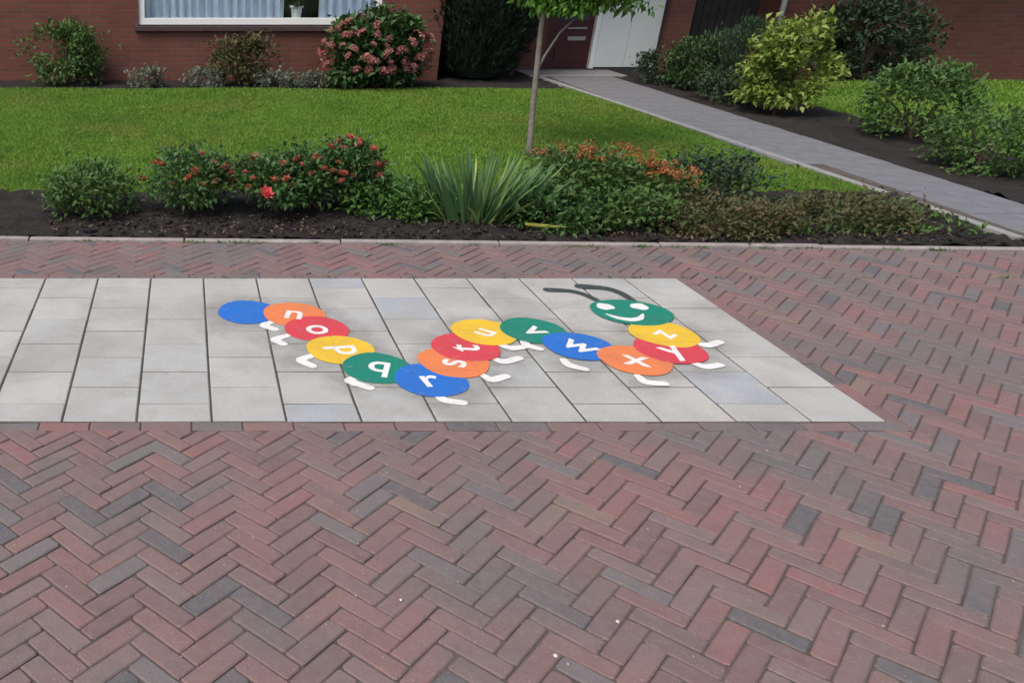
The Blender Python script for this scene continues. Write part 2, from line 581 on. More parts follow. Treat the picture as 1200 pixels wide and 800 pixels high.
def shrub(name, loc, label, rx, ry, h, n, leaf, mat, clumps=30, spread=.07, z0=.04, cat='shrub', group=None, stems=7, upright=.2,
          base_w=.9, wr=.5):
    root = empty(name, loc, label, cat, group)
    n = int(n * 1.7)
    P, O, C = clump_points(n, rx, ry, z0, h, int(clumps * 1.3), spread, base_w)
    D = O * .6 + rand_dirs(n) * .8 + np.array([0, 0, upright])
    N = rand_dirs(n) * .6 + np.array([0, 0, 1.])
    L = leaf * (.65 + .7 * rng.random(n))
    link('foliage', leaves_mesh('foliage', P, D, N, L, L * wr, mat), root)
    sm = MB()
    for k in range(stems):
        c = C[rng.integers(0, len(C))]
        b = Vector((rng.normal(0, rx * .12), rng.normal(0, ry * .12), -.01))
        mid = Vector((c[0] * .45, c[1] * .45, c[2] * .6))
        sm.tube([b, mid, Vector(c)], [.011 * h / .5 + .003, .007 * h / .5 + .002, .003], 5)
    sm.build('stem', M['stem'], root)
    return root, C


def bloom_mesh(name, mat, r=.035, petals=(5, 6, 7)):
    """rounded double bloom: rings of cupped petals"""
    P, D, N, L, W = [], [], [], [], []
    for ring, cnt in enumerate(petals):
        tilt = .35 + ring * .45
        for k in range(cnt):
            a = 2 * math.pi * (k + ring * .4) / cnt
            d = np.array([math.cos(a) * math.sin(tilt), math.sin(a) * math.sin(tilt), math.cos(tilt)])
            P.append([0, 0, -r * .35]); D.append(d); N.append([-math.cos(a) * .7, -math.sin(a) * .7, .7])
            L.append(r * (1.05 + .12 * ring)); W.append(r * (1.0))
    return leaves_mesh(name, np.array(P), np.array(D), np.array(N), np.array(L), np.array(W), mat, .2, -.25)


def floret_ball(name, mat, r=.06, n=90):
    """a head of many small four-petal florets over a flattened ball"""
    d = rand_dirs(n); d[:, 2] = np.abs(d[:, 2]) * 1.1 - .35
    P = d * r * np.array([1, 1, .75]) * (.85 + .25 * rng.random((n, 1)))
    T = np.cross(d, rand_dirs(n))
    L = r * (.32 + .2 * rng.random(n))
    return leaves_mesh(name, P, T + d * .3, d, L, L * .9, mat, .1, .1)


def place_blooms(root, meshes, pts, smin=.8, smax=1.2, name='flower', tilt=.7):
    for p in pts:
        s = random.uniform(smin, smax)
        link(name, random.choice(meshes), root, tuple(p), (random.uniform(-tilt, tilt), random.uniform(-tilt, tilt), random.uniform(0, 6.28)), (s, s, s))


# ================================================================ SETTING
g = MB().poly([(-300, -60, -.09), (300, -60, -.09), (300, 600, -.09), (-300, 600, -.09)], [(0, 1, 2, 3)])
tag(g.build('ground', M['ground']), kind='structure')

SX1, SY0, T = 2.81, 3.069, .30                 # right edge, near edge and pitch of the slab field
SY1 = SY0 + 5.5 * T
SX0 = SX1 - 16 * T


def kerb_y(x): return 5.40 - .034 * (x - .45)


# ---- brick road: herringbone at 45 degrees
road = MB().poly([(-9, -1, -.006), (14, -1, -.006), (14, kerb_y(14), -.006), (-9, kerb_y(-9), -.006)], [(0, 1, 2, 3)]).build('brick_road', M['sand'])
tag(road, kind='structure')

BW, NB, JT = .0665, 3, .0048
c45 = math.sqrt(.5)


def rot45(x, y): return ((x - y) * c45 + .3155, (x + y) * c45 + .07)


EDGE = .068
RECT = (SX0 - EDGE, SX1 + EDGE, SY0 - EDGE, SY1 + EDGE)       # slabs with their brick border
cam2 = Vector((0, 0))
f_px, th = 1030.0, R(24.34)


def cam_dist(x, y):
    return y * math.cos(th) + 1.74 * math.sin(th)


def in_view(x, y, margin=60):
    d = cam_dist(x, y)
    if d < .2: return False
    px = 216 + f_px * x / d
    py = 400 + f_px * (1.74 * math.cos(th) - y * math.sin(th)) / d
    return -margin < px < 1200 + margin and py < 800 + margin


bricks = []
rr = random.Random(3)
for k in range(-100, 200):
    for m_ in range(-45, 45):
        for typ in (0, 1):
            if typ == 0: x0, y0, w, h = k + 2 * NB * m_, k, NB, 1
            else: x0, y0, w, h = k + NB + 2 * NB * m_, k - NB + 1, 1, NB
            j = JT / 2
            x0, y0, x1, y1 = x0 * BW + j, y0 * BW + j, (x0 + w) * BW - j, (y0 + h) * BW - j
            cx, cy = rot45((x0 + x1) / 2, (y0 + y1) / 2)
            if not (-3.5 < cx < 8.2 and 1.2 < cy < 5.8) or not in_view(cx, cy): continue
            poly = [rot45(x0, y0), rot45(x1, y0), rot45(x1, y1), rot45(x0, y1)]
            full = True
            # kerb line
            p2 = clip(poly, .034, 1, 5.40 + .034 * .45 - .035)
            if len(p2) < 3: continue
            full = full and all(kerb_y(p[0]) - .035 > p[1] for p in poly)
            poly = p2
            xs = [p[0] for p in poly]; ys = [p[1] for p in poly]
            if max(xs) > RECT[0] and min(xs) < RECT[1] and max(ys) > RECT[2] and min(ys) < RECT[3]:
                best = max((clip(poly, -1, 0, -RECT[1]), clip(poly, 1, 0, RECT[0]), clip(poly, 0, 1, RECT[2]), clip(poly, 0, -1, -RECT[3])),
                           key=lambda q: abs(area(q)) if len(q) > 2 else 0)
                if len(best) < 3 or abs(area(best)) < .0006: continue
                inter = clip(clip(clip(clip(poly, 1, 0, RECT[1]), -1, 0, -RECT[0]), 0, 1, RECT[3]), 0, -1, -RECT[2])
                if len(inter) > 2 and abs(area(inter)) > 1e-6:
                    full = False
                    planes = ((-1, 0, -RECT[1]), (1, 0, RECT[0]), (0, 1, RECT[2]), (0, -1, -RECT[3]))
                    pb_ = max(planes, key=lambda q: abs(area(c_)) if len(c_ := clip(poly, *q)) > 2 else 0)
                    rest = clip(poly, -pb_[0], -pb_[1], -pb_[2])
                    for q in planes:
                        if q == pb_ or len(rest) < 3: continue
                        c_ = clip(rest, *q)
                        if len(c_) > 2 and abs(area(c_)) > .0002:
                            bricks.append((cam_dist(cx, cy) + .3, c_, False, typ, cx, cy))
                    poly = best
            if abs(area(poly)) < .0006: continue
            bricks.append((cam_dist(cx, cy), poly, full, typ, cx, cy))
# border course of bricks laid lengthwise along the slab field
L1 = .202


def border(x, y, along_x):
    j = JT / 2
    if along_x: poly = [(x + j, y + j), (x + L1 - j, y + j), (x + L1 - j, y + EDGE - j), (x + j, y + EDGE - j)]
    else: poly = [(x + j, y + j), (x + EDGE - j, y + j), (x + EDGE - j, y + L1 - j), (x + j, y + L1 - j)]
    cx = sum(p[0] for p in poly) / 4; cy = sum(p[1] for p in poly) / 4
    if in_view(cx, cy): bricks.append((cam_dist(cx, cy), poly, False, 2, cx, cy))


x = SX0
while x < SX1 - .02:
    border(x, SY0 - EDGE, True); border(x, SY1, True); x += L1
y = SY0 - EDGE
while y < SY1 - .05:
    border(SX1, y, False); y += L1

bricks.sort(key=lambda b: b[0])
shared = []
for v in range(6):                                 # six slightly worn shapes shared by whole bricks
    hw, hh = NB * BW / 2 - JT / 2, BW / 2 - JT / 2
    q = [(-hw, -hh), (hw, -hh), (hw, hh), (-hw, hh)]
    q = [(a + rr.uniform(-.0018, .0018), b + rr.uniform(-.0018, .0018)) for a, b in q]
    # chip the corners a little
    pts = []
    for i in range(4):
        p, pn, pp = q[i], q[(i + 1) % 4], q[i - 1]
        e = rr.uniform(.003, .009)
        d1 = Vector((pp[0] - p[0], pp[1] - p[1])).normalized(); d2 = Vector((pn[0] - p[0], pn[1] - p[1])).normalized()
        pts += [(p[0] + d1.x * e, p[1] + d1.y * e), (p[0] + d2.x * e, p[1] + d2.y * e)]
    shared.append(MB().prism(pts, -.05, 0, .0045).mesh('brick', M['brick']))
far = MB()
LIMIT = 300
for i, (d, poly, full, typ, cx, cy) in enumerate(bricks):
    z = rr.uniform(-.0028, .0018) + (.0022 * noise.noise(Vector((cx * 2.2, cy * 2.2, 4))) + .0004 if typ != 2 else 0)
    tx, ty = rr.uniform(-.018, .018), rr.uniform(-.018, .018)
    if i < LIMIT:
        if full:
            o = link('brick', rr.choice(shared), road, (cx, cy, z), (tx, ty, R(45) + (R(90) if typ == 1 else 0) + rr.uniform(-.02, .02)))
        else:
            loc = [(p[0] - cx, p[1] - cy) for p in poly]
            MB().prism(loc, -.05, z, .0045).build('brick', M['brick'], road, loc=(cx, cy, 0))
    else:
        far.prism(poly, -.05, z, .0045, lambda x_, y_, cx=cx, cy=cy, tx=tx, ty=ty: tx * (x_ - cx) + ty * (y_ - cy))
tag(far.build('bricks_beyond', M['brick_far'], road), kind='stuff')

# ---- slab field: half-bond concrete tiles
slabs = MB().poly([(SX0, SY0, -.003), (SX1, SY0, -.003), (SX1, SY1, -.003), (SX0, SY1, -.003)], [(0, 1, 2, 3)]).build('slab_pavement', M['moss_sand'])
tag(slabs, kind='structure')
sl_full = [None] * 3
for v in range(3):
    h = T / 2 - rr.uniform(.0042, .0055)
    sl_full[v] = MB().prism([(-h, -h), (h + rr.uniform(-.001, .001), -h), (h, h), (-h, h + rr.uniform(-.001, .001))], -.05, 0, .004).mesh('slab', M['slab'])
h = T / 2 - .004
sl_half = MB().prism([(-h, -T / 4 + .004), (h, -T / 4 + .004), (h, T / 4 - .004), (-h, T / 4 - .004)], -.05, 0, .004).mesh('slab', M['slab'])
for ci in range(16):
    xc = SX1 - (ci + .5) * T
    half_first = (ci % 2 == 1)
    y = SY0
    first = half_first
    rown = 0
    while y < SY1 - .01:
        ln = T / 2 if (first or y + T > SY1 + .01) else T
        first = False
        z = .003 + rr.uniform(-.0012, .0012)
        so_ = link('slab', sl_half if ln < T else rr.choice(sl_full), slabs, (xc, y + ln / 2, z), (rr.uniform(-.003, .003), rr.uniform(-.003, .003), rr.uniform(-.006, .006)))
        if (ci, rown) in ((7, 0), (6, 5), (5, 4), (1, 1)):      # a few bluish tiles
            so_.data = so_.data.copy(); so_.data.materials.clear(); so_.data.materials.append(M['slab_blue'])
        rown += 1
        y += ln

# ---- kerb of edging stones between road and garden
kerb = empty('kerb', (0, kerb_y(0), 0), kind='structure')
kang = math.atan(-.034)
ks = bevelled(MB().box(-.496, .496, -.026, .026, -.15, .014).build('edging_stone', M['kerb'], kerb), .006, 2)
x = -6.0
first = True
while x < 12:
    xc = x + .5
    o = ks if first else ks.copy()
    if not first: COL.objects.link(o)
    first = False
    o.location = (xc, kerb_y(xc) - kerb_y(0), rr.uniform(-.004, .004))
    o.rotation_euler = (rr.uniform(-.03, .03), 0, kang + rr.uniform(-.004, .004))
    x += 1.0

# ---- planting bed, lawn
BED_Y1 = 6.42


def bed_far(x): return BED_Y1 + .06 * math.sin(x * 2.1) + .04 * math.sin(x * 5.3 + 1)


def sheet(name, x0, x1, y0f, y1f, nx, ny, zf, mat, kind='structure'):
    V, F = [], []
    for i in range(nx + 1):
        x = x0 + (x1 - x0) * i / nx
        a, b = y0f(x), y1f(x)
        for j in range(ny + 1):
            y = a + (b - a) * j / ny
            V.append((x, y, zf(x, y)))
    for i in range(nx):
        for j in range(ny):
            k = i * (ny + 1) + j
            F.append((k, k + ny + 1, k + ny + 2, k + 1))
    me = mesh_np(name, V, F, mat, True)
    return tag(link(name, me), kind=kind)


for bx0, bx1 in ((-6, 5.33), (6.06, 12)):
  sheet('planting_bed', bx0, bx1, lambda x: kerb_y(x) + .027, lambda x: bed_far(x) + .1, 320, 36,
      lambda x, y: .012 + .022 * noise.noise(Vector((x * 9, y * 9, 0))) + .02 * noise.noise(Vector((x * 23, y * 23, 3))) + .03 * min(1, max(0, (y - 5.5))), M['soil'])
PX0, PX1 = 5.12, 6.05                              # garden path


def lawn_z(x, y): return -.004 + .012 * noise.noise(Vector((x * .8, y * .8, 1)))


HEDGE_Y = 11.75
sheet('lawn', -7, 5.32, bed_far, lambda x: HEDGE_Y + .04 * math.sin(x * 3), 120, 50, lawn_z, M['lawn'])
sheet('lawn', 7.35, 14, bed_far, lambda x: 12.6, 40, 40, lawn_z, M['lawn'])
sheet('planting_bed', -7, 5.0, lambda x: HEDGE_Y + .04 * math.sin(x * 3), lambda x: 12.6 if x < 3.5 else 13.75, 200, 20,
      lambda x, y: .012 + .02 * noise.noise(Vector((x * 8, y * 8, 5))), M['soil'])
sheet('planting_bed', PX1 - .03, 7.35, lambda x: bed_far(x), lambda x: 13.7, 40, 160,
      lambda x, y: (.022 if x > PX1 + .05 else .016) + (.022 if x > PX1 + .05 else .006) * noise.noise(Vector((x * 8, y * 8, 9))), M['soil'])


def path_left(y): return 5.08 + (11.8 - y) * .045


# grass blades
def grass(name, n, x0, x1, yr, parent=None):
    X = rng.uniform(x0, x1, n * 2)
    Y = rng.uniform(yr[0], yr[1], n * 2)
    keep = (Y > np.array([bed_far(x) for x in X]) + rng.normal(0, .03, n * 2)) & (X < 5.04 + (11.8 - Y) * .045 if x0 < 5 else X > 7.3)
    d = Y * math.cos(th) + .72
    px = 216 + 1030 * X / d
    keep &= (px > -40) & (px < 1240)
    X, Y = X[keep], Y[keep]
    # thin with distance
    n = len(X)
    hgt = rng.uniform(.016, .038, n) * (1 + .25 * np.sin(X * 2.3) * np.sin(Y * 1.7))
    a = rng.uniform(0, 2 * np.pi, n)
    wdt = rng.uniform(.004, .009, n) * (Y / 7)
    lean = rng.normal(0, .022, (n, 2))
    Z = .0 + .012 * np.sin(X) * 0
    b0 = np.stack([X - np.cos(a) * wdt, Y - np.sin(a) * wdt, Z - .005 + 0 * X], 1)
    b1 = np.stack([X + np.cos(a) * wdt, Y + np.sin(a) * wdt, Z - .005 + 0 * X], 1)
    t = np.stack([X + lean[:, 0], Y + lean[:, 1], Z + hgt], 1)
    V = np.stack([b0, b1, t], 1).reshape(-1, 3)
    F = np.arange(n * 3).reshape(-1, 3)
    return link(name, mesh_np(name, V, F, M['grass']))


tag(grass('grass', 300000, -3.2, 5.5, (6.3, 11.8)), 'short green grass blades of the mown front lawn', 'grass', kind='stuff')
tag(grass('grass', 16000, 7.3, 11.5, (6.3, 12.6)), 'short green grass on the strip right of the garden path', 'grass', kind='stuff')

# ---- garden path of grey tiles with a pale edging on the lawn side
path = MB().poly([(5.36, 5.26, .020), (PX1, 5.26, .020), (PX1, 13.0, .020), (5.04, 13.0, .020)], [(0, 1, 2, 3)]).build('garden_path', M['sand'])
tag(path, kind='structure')
pt = MB().prism([(-.146, -.146), (.146, -.146), (.146, .146), (-.146, .146)], -.05, 0, .004).mesh('path_tile', M['path'])
et = MB().prism([(-.032, -.247), (.032, -.247), (.032, .247), (-.032, .247)], -.05, 0, .006).mesh('edging_stone', M['edging'])
y = 5.35
row = 0
while y < 12.95:
    xl = path_left(y + .15)
    x = PX1 - .15
    while x > xl + .02:
        link('path_tile', pt, path, (x, y + .15,   .030 + rr.uniform(-.002, .002)), (rr.uniform(-.006, .006), rr.uniform(-.006, .006), 0))
        x -= .30
    y += .30
y = 5.4
while y < 12.8:
    link('edging_stone', et, path, (path_left(y + .25) - .02, y + .25, .034), (0, 0, math.atan(.045)))
    y += .5

# ================================================================ HOUSE
house = empty('house', (3, 12.6, 0), 'red brick house with white window, recessed maroon door and white panel', 'house')
house_off = Vector((3, 12.6, 0))


def hpart(name, mb, mat, parent=house, **kw):
    off = -house_off
    mb.v = [(v[0] + off.x, v[1] + off.y, v[2] + off.z) for v in mb.v]
    o = mb.build(name, mat, None, **kw)
    o.parent = parent
    return o


WX0, WX1, WZ0, WZ1 = -.62, 2.66, .735, 2.15         # window opening
YF, YE, XC = 12.6, 13.55, 3.5                        # front wall, recessed entrance wall, corner
w = MB()
w.box(-6, WX0, YF, YF + .28, -.1, 2.75); w.box(WX1, XC, YF, YF + .28, -.1, 2.75)
w.box(WX0, WX1, YF, YF + .28, -.1, WZ0 - .04); w.box(WX0, WX1, YF, YF + .28, WZ1, 2.75)
wall_front = hpart('wall', w, M['wall'])
w = MB().box(XC - .28, XC, YF + .281, YE + .28, -.1, 2.75); hpart('wall', w, M['wall'])
w = MB().box(XC + .001, 5.30, YE, YE + .28, -.1, 2.75)
w.box(5.30, 6.98, YE, YE + .28, 2.2, 2.75); hpart('wall', w, M['wall'])
hpart('brick_pillar', MB().box(6.99, 7.32, YE - .10, YE + .9, -.1, 2.75), M['wall'])
w = MB().box(8.62, 14, YE - .1, YE + .2, -.1, 2.75); w.box(8.62, 8.9, YE + .201, YE + 1.2, -.1, 2.75); hpart('wall', w, M['wall'])
w = MB().box(-6, 14, 20.0, 20.28, -.1, 2.75); w.box(-6.28, -6.001, YF, 20.28, -.1, 2.75); w.box(14.001, 14.28, YF + 1, 20.28, -.1, 2.75)
hpart('wall', w, M['wall'])
# room behind the window
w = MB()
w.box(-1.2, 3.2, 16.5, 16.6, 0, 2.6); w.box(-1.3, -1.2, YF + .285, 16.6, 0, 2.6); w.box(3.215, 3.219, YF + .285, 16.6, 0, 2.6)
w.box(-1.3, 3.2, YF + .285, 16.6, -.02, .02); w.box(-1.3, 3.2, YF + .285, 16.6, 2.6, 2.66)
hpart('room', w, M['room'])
# roof, eaves, fascia
rf = MB()
rf.poly([(-6.6, YF - .25, 2.72), (14.6, YF - .25, 2.72), (14.6, 16.5, 4.8), (-6.6, 16.5, 4.8), (14.6, 20.7, 2.72), (-6.6, 20.7, 2.72),
         (-6.6, YF - .25, 2.86), (14.6, YF - .25, 2.86), (14.6, 16.5, 4.95), (-6.6, 16.5, 4.95), (14.6, 20.7, 2.86), (-6.6, 20.7, 2.86)],
        [(0, 1, 2, 3), (3, 2, 4, 5), (7, 6, 9, 8), (8, 9, 11, 10), (0, 6, 7, 1), (5, 4, 10, 11), (1, 7, 8, 2), (2, 8, 10, 4), (0, 3, 9, 6), (3, 5, 11, 9)])
roof = hpart('roof', rf, M['roof'])
hpart('fascia', MB().box(-6.6, 14.6, YF - .31, YF - .252, 2.66, 2.9), M['white'], roof)
hpart('ceiling', MB().box(-6, 14, YF + .002, 20.0, 2.76, 2.82), M['room'])

# window
win = empty('window', (0, 0, 0)); win.parent = house
FZ = .085


def wpart(name, mb, mat):
    return bevelled(hpart(name, mb, mat, win), .004, 2)


yw0, yw1 = YF + .03, YF + .10
wpart('window_frame', MB().box(WX0, WX1, yw0, yw1, WZ0, WZ0 + FZ), M['white'])
wpart('window_frame', MB().box(WX0, WX1, yw0, yw1, WZ1 - FZ, WZ1), M['white'])
wpart('window_frame', MB().box(WX0, WX0 + FZ, yw0 + .002, yw1 - .002, WZ0 + FZ, WZ1 - FZ), M['white'])
wpart('window_frame', MB().box(WX1 - FZ, WX1, yw0 + .002, yw1 - .002, WZ0 + FZ, WZ1 - FZ), M['white'])
hpart('pane', MB().box(WX0 + FZ, WX1 - FZ, yw0 + .03, yw0 + .038, WZ0 + FZ, WZ1 - FZ), M['glass'], win)
wpart('window_sill', MB().box(WX0 - .05, WX1 + .05, YF - .055, YF + .028, WZ0 - .075, WZ0 - .012), M['sill'])
wpart('inner_sill', MB().box(WX0, WX1, yw1 + .002, yw1 + .30, WZ0 + .035, WZ0 + .065), M['white'])


def curtain(x0, x1, label):
    n = int((x1 - x0) / .012)
    V, F = [], []
    for i in range(n + 1):
        x = x0 + (x1 - x0) * i / n
        yy = YF + .19 + .036 * math.sin(x * 52 + .8 * math.sin(x * 7)) + .008 * math.sin(x * 120)
        for z in (WZ0 + .075, 1.3, WZ1):
            V.append((x, yy + (.006 * math.sin(x * 31) if z < 1 else 0), z))
    for i in range(n):
        for j in range(2):
            k = i * 3 + j
            F.append((k, k + 3, k + 4, k + 1))
    o = link('curtain', mesh_np('curtain', V, F, M['curtain'], True))
    s = o.modifiers.new('thickness', 'SOLIDIFY'); s.thickness = .003
    tag(o, label, 'curtain', 'curtains in the house window')


curtain(-.55, 1.36, 'pale blue pleated curtain left of the potted plant in the window')
curtain(1.84, 2.60, 'pale blue pleated curtain right of the potted plant, by the window edge')
pot = empty('plant_pot', (1.535, YF + .225, WZ0 + .066), 'pale green white flower pot with dark plant on the window sill', 'flower pot')
MB().lathe([(.0, .0), (.058, .0), (.062, .01), (.078, .135), (.094, .14), (.097, .165), (.086, .167), (.08, .14), (.0, .13)], 24).build('pot', M['pot'], pot, True)
P, O, C = clump_points(260, .15, .10, .16, .55, 12, .04)
link('foliage', leaves_mesh('foliage', P, O + rand_dirs(260) * .6, rand_dirs(260) * .5 + np.array([0, 0, 1.]), .07 + .04 * rng.random(260), .03 + 0 * rng.random(260), M['dark_leaf']), pot)
MB().tube([(0, 0, .12), (.01, 0, .3), (0, .01, .42)], [.008, .006, .004], 6).build('stem', M['stem'], pot)

# maroon front door with letter slot
door = hpart('front_door', MB().box(5.40, 5.995, YE + .08, YE + .13, .055, 2.12), M['maroon'])
hpart('door_panel', MB().box(5.48, 5.92, YE + .066, YE + .079, .14, .36), M['maroon'], door)
hpart('door_glazing', MB().box(5.48, 5.92, YE + .068, YE + .079, .72, 1.95), M['plinth'], door)
hpart('letter_slot', MB().box(5.64, 5.90, YE + .06, YE + .079, .44, .495), M['metal'], door)
hpart('letter_slot', MB().box(5.62, 5.90, YE + .062, YE + .079, .60, .62), M['metal'], door)
hpart('door_handle', MB().tube([(5.45, YE + .05, 1.05), (5.45, YE + .03, 1.05), (5.55, YE + .03, 1.05)], [.012, .012, .010], 8), M['metal'], door)
hpart('door_frame', MB().box(5.302, 5.398, YE + .03, YE + .15, .051, 2.199), M['maroon'])
hpart('door_frame', MB().box(5.996, 6.065, YE + .005, YE + .16, .051, 2.199), M['white'])
hpart('door_step', MB().box(5.302, 6.985, YE - .02, YE + .28, -.05, .05), M['plinth'])
hpart('doorway_back', MB().box(5.30, 6.985, YE + .30, YE + .34, -.05, 2.7), M['dark'])
# white boarded panel right of the door
wp = hpart('white_panel', MB().box(6.067, 6.955, YE + .03, YE + .07, .065, 2.199), M['door_white'])
for k in range(2):
    hpart('panel_board', MB().box(6.075 + k * .439, 6.508 + k * .439, YE + .018, YE + .0295, .07, 2.19), M['door_white'], wp)
hpart('corner_strip', MB().box(6.957, 6.987, YE + .02, YE + .09, .051, 2.19), M['plinth'])
# landing slab
bevelled(hpart('landing_slab', MB().box(4.9, 6.28, 12.9, YE - .022, -.05, .036), M['edging']), .008)
# dark gate in the passage right of the pillar
gate = empty('passage_gate', (7.97, YE + .55, 0), 'dark timber board gate in the shaded passage beside the drainpipe', 'gate')
for k in range(11):
    x0 = 7.33 + k * .117 - 7.97
    bevelled(MB().box(x0 + .004, x0 + .113, -.012 + rr.uniform(-.002, .002), .012, .05, 2.1).build('board', M['dark'], gate), .003, 1)
for z in (.35, 1.7):
    MB().box(-.63, .63, .014, .05, z, z + .1).build('rail', M['dark'], gate)
hpart('passage_roof', MB().box(7.325, 8.615, YE + .0, YE + 1.2, 2.3, 2.4), M['dark'])
hpart('passage_back', MB().box(7.325, 8.615, YE + 1.2, YE + 1.3, -.1, 2.74), M['wall'])
dp = hpart('drainpipe', MB().tube([(8.545, YE - .16, 0), (8.545, YE - .16, 2.7)], [.038, .038], 14), M['pipe'], smooth=True)
for z in (.5, 1.6):
    hpart('pipe_clip', MB().tube([(8.545, YE - .16, z), (8.545, YE - .16, z + .03)], [.046, .046], 14), M['metal'], dp)

# ================================================================ PAINTED CATERPILLAR
Z0 = .0058
cat_root = empty('caterpillar_marking', (1.4, 3.85, 0), 'colourful painted alphabet caterpillar with smiling green head on grey slabs', 'ground marking')
cro = Vector((1.4, 3.85, 0))
DISC = [('', .33, 4.205, 'blue'), ('n', .562, 4.176, 'orange'), ('o', .655, 3.985, 'red'), ('p', .732, 3.742, 'yellow'), ('q', .868, 3.545, 'green'),
        ('r', 1.075, 3.425, 'blue'), ('s', 1.225, 3.605, 'orange'), ('t', 1.325, 3.765, 'red'), ('u', 1.472, 3.945, 'yellow'),
        ('v', 1.716, 3.963, 'green'), ('w', 1.862, 3.780, 'blue'), ('x', 2.060, 3.625, 'orange'), ('y', 2.275, 3.738, 'red'),
        ('z', 2.338, 3.920, 'yellow')]
FEET = dict(n=[(.457, 4.086), (.401, 4.032), (.447, 3.979)], o=[(.502, 3.906), (.439, 3.856), (.471, 3.806)], p=[(.601, 3.683), (.535, 3.628), (.578, 3.566)],
            q=[(.752, 3.450), (.722, 3.415), (.795, 3.352)], r=[(1.069, 3.294), (1.087, 3.241), (1.155, 3.218)], s=[(1.318, 3.471), (1.343, 3.43), (1.417, 3.463)],
            t=[(1.42, 3.646), (1.455, 3.61), (1.537, 3.646)], u=[(1.495, 3.806), (1.536, 3.758), (1.596, 3.768)], v=[(1.624, 3.836), (1.627, 3.787), (1.669, 3.749)],
            w=[(1.734, 3.628), (1.74, 3.574), (1.791, 3.531)], x=[(1.996, 3.463), (2.006, 3.405), (2.076, 3.389)], y=[(2.31, 3.601), (2.344, 3.557), (2.419, 3.574)],
            z=[(2.44, 3.826), (2.476, 3.787), (2.559, 3.826)])


def smooth_line(pts, n=14):
    """Catmull-Rom through the points"""
    P = [Vector(p) for p in pts]
    P = [P[0] * 2 - P[1]] + P + [P[-1] * 2 - P[-2]]
    out = []
    for i in range(1, len(P) - 2):
        for k in range(n):
            t = k / n
            a, b, c, d = P[i - 1], P[i], P[i + 1], P[i + 2]
            out.append(.5 * (2 * b + (c - a) * t + (2 * a - 5 * b + 4 * c - d) * t * t + (3 * b - a - 3 * c + d) * t ** 3))
    out.append(P[-2])
    return out


def ribbon(name, pts, widths, z, mat, parent, thick=.0007):
    """a flat painted stroke with round ends"""
    c = smooth_line(pts)
    n = len(c)
    L_, R_ = [], []
    for i, p in enumerate(c):
        d = (c[min(i + 1, n - 1)] - c[max(i - 1, 0)]).normalized()
        nn = Vector((-d.y, d.x))
        t = i / (n - 1) * (len(widths) - 1)
        k = min(int(t), len(widths) - 2)
        w_ = (widths[k] * (1 - t + k) + widths[k + 1] * (t - k)) / 2
        if i == 0: d0, w0 = d, w_
        if i == n - 1: d1, w1 = d, w_
        L_.append(p + nn * w_); R_.append(p - nn * w_)
    bm = bmesh.new()
    loop = list(R_)
    a0 = math.atan2(-d1.x, d1.y)
    for k in range(1, 8):
        a = a0 + math.pi * k / 8
        loop.append(c[-1] + Vector((math.cos(a), math.sin(a))) * w1)
    loop += L_[::-1]
    a0 = math.atan2(d0.x, -d0.y)
    for k in range(1, 8):
        a = a0 + math.pi * k / 8
        loop.append(c[0] + Vector((math.cos(a), math.sin(a))) * w0)
    vs = [bm.verts.new((p.x - cro.x, p.y - cro.y, z)) for p in loop]
    f = bm.faces.new(vs)
    e = bmesh.ops.extrude_face_region(bm, geom=[f])
    for v in [q for q in e['geom'] if isinstance(q, bmesh.types.BMVert)]: v.co.z += thick
    bmesh.ops.recalc_face_normals(bm, faces=bm.faces)
    bmesh.ops.triangulate(bm, faces=[q for q in bm.faces if len(q.verts) > 4])
    me = bpy.data.meshes.new(name)
    bm.to_mesh(me); bm.free()
    me.materials.append(mat)
    return link(name, me, parent)


def ellipse(name, cx, cy, rx, ry, z, mat, parent, ang=0, thick=.0007, seg=64, wob=.003):
    ph = random.uniform(0, 6)
    poly = []
    for k in range(seg):
        t = 2 * math.pi * k / seg
        q = 1 + wob / rx * (math.sin(3 * t + ph) + .6 * math.sin(5 * t + ph * 2))
        x_, y_ = rx * q * math.cos(t), ry * q * math.sin(t)
        poly.append((cx - cro.x + x_ * math.cos(ang) - y_ * math.sin(ang), cy - cro.y + x_ * math.sin(ang) + y_ * math.cos(ang)))
    return MB().prism(poly, z, z + thick, .0004).build(name, mat, parent)


def letter_mesh(ch, size):
    cu = bpy.data.curves.new('letter', 'FONT')
    cu.body = ch
    cu.size = size
    cu.align_x = 'CENTER'
    cu.extrude = .0003
    cu.offset = .003
    cu.resolution_u = 6
    o = bpy.data.objects.new('letter_tmp', cu)
    COL.objects.link(o)
    bpy.context.view_layer.update()
    me = bpy.data.meshes.new_from_object(o.evaluated_get(bpy.context.evaluated_depsgraph_get()))
    bpy.data.objects.remove(o)
    xs = [v.co.x for v in me.vertices]; ys = [v.co.y for v in me.vertices]
    mx, my = (min(xs) + max(xs)) / 2, (min(ys) + max(ys)) / 2
    for v in me.vertices: v.co.x -= mx; v.co.y -= my
    me.materials.clear()
    me.materials.append(M['mark'])
    return me


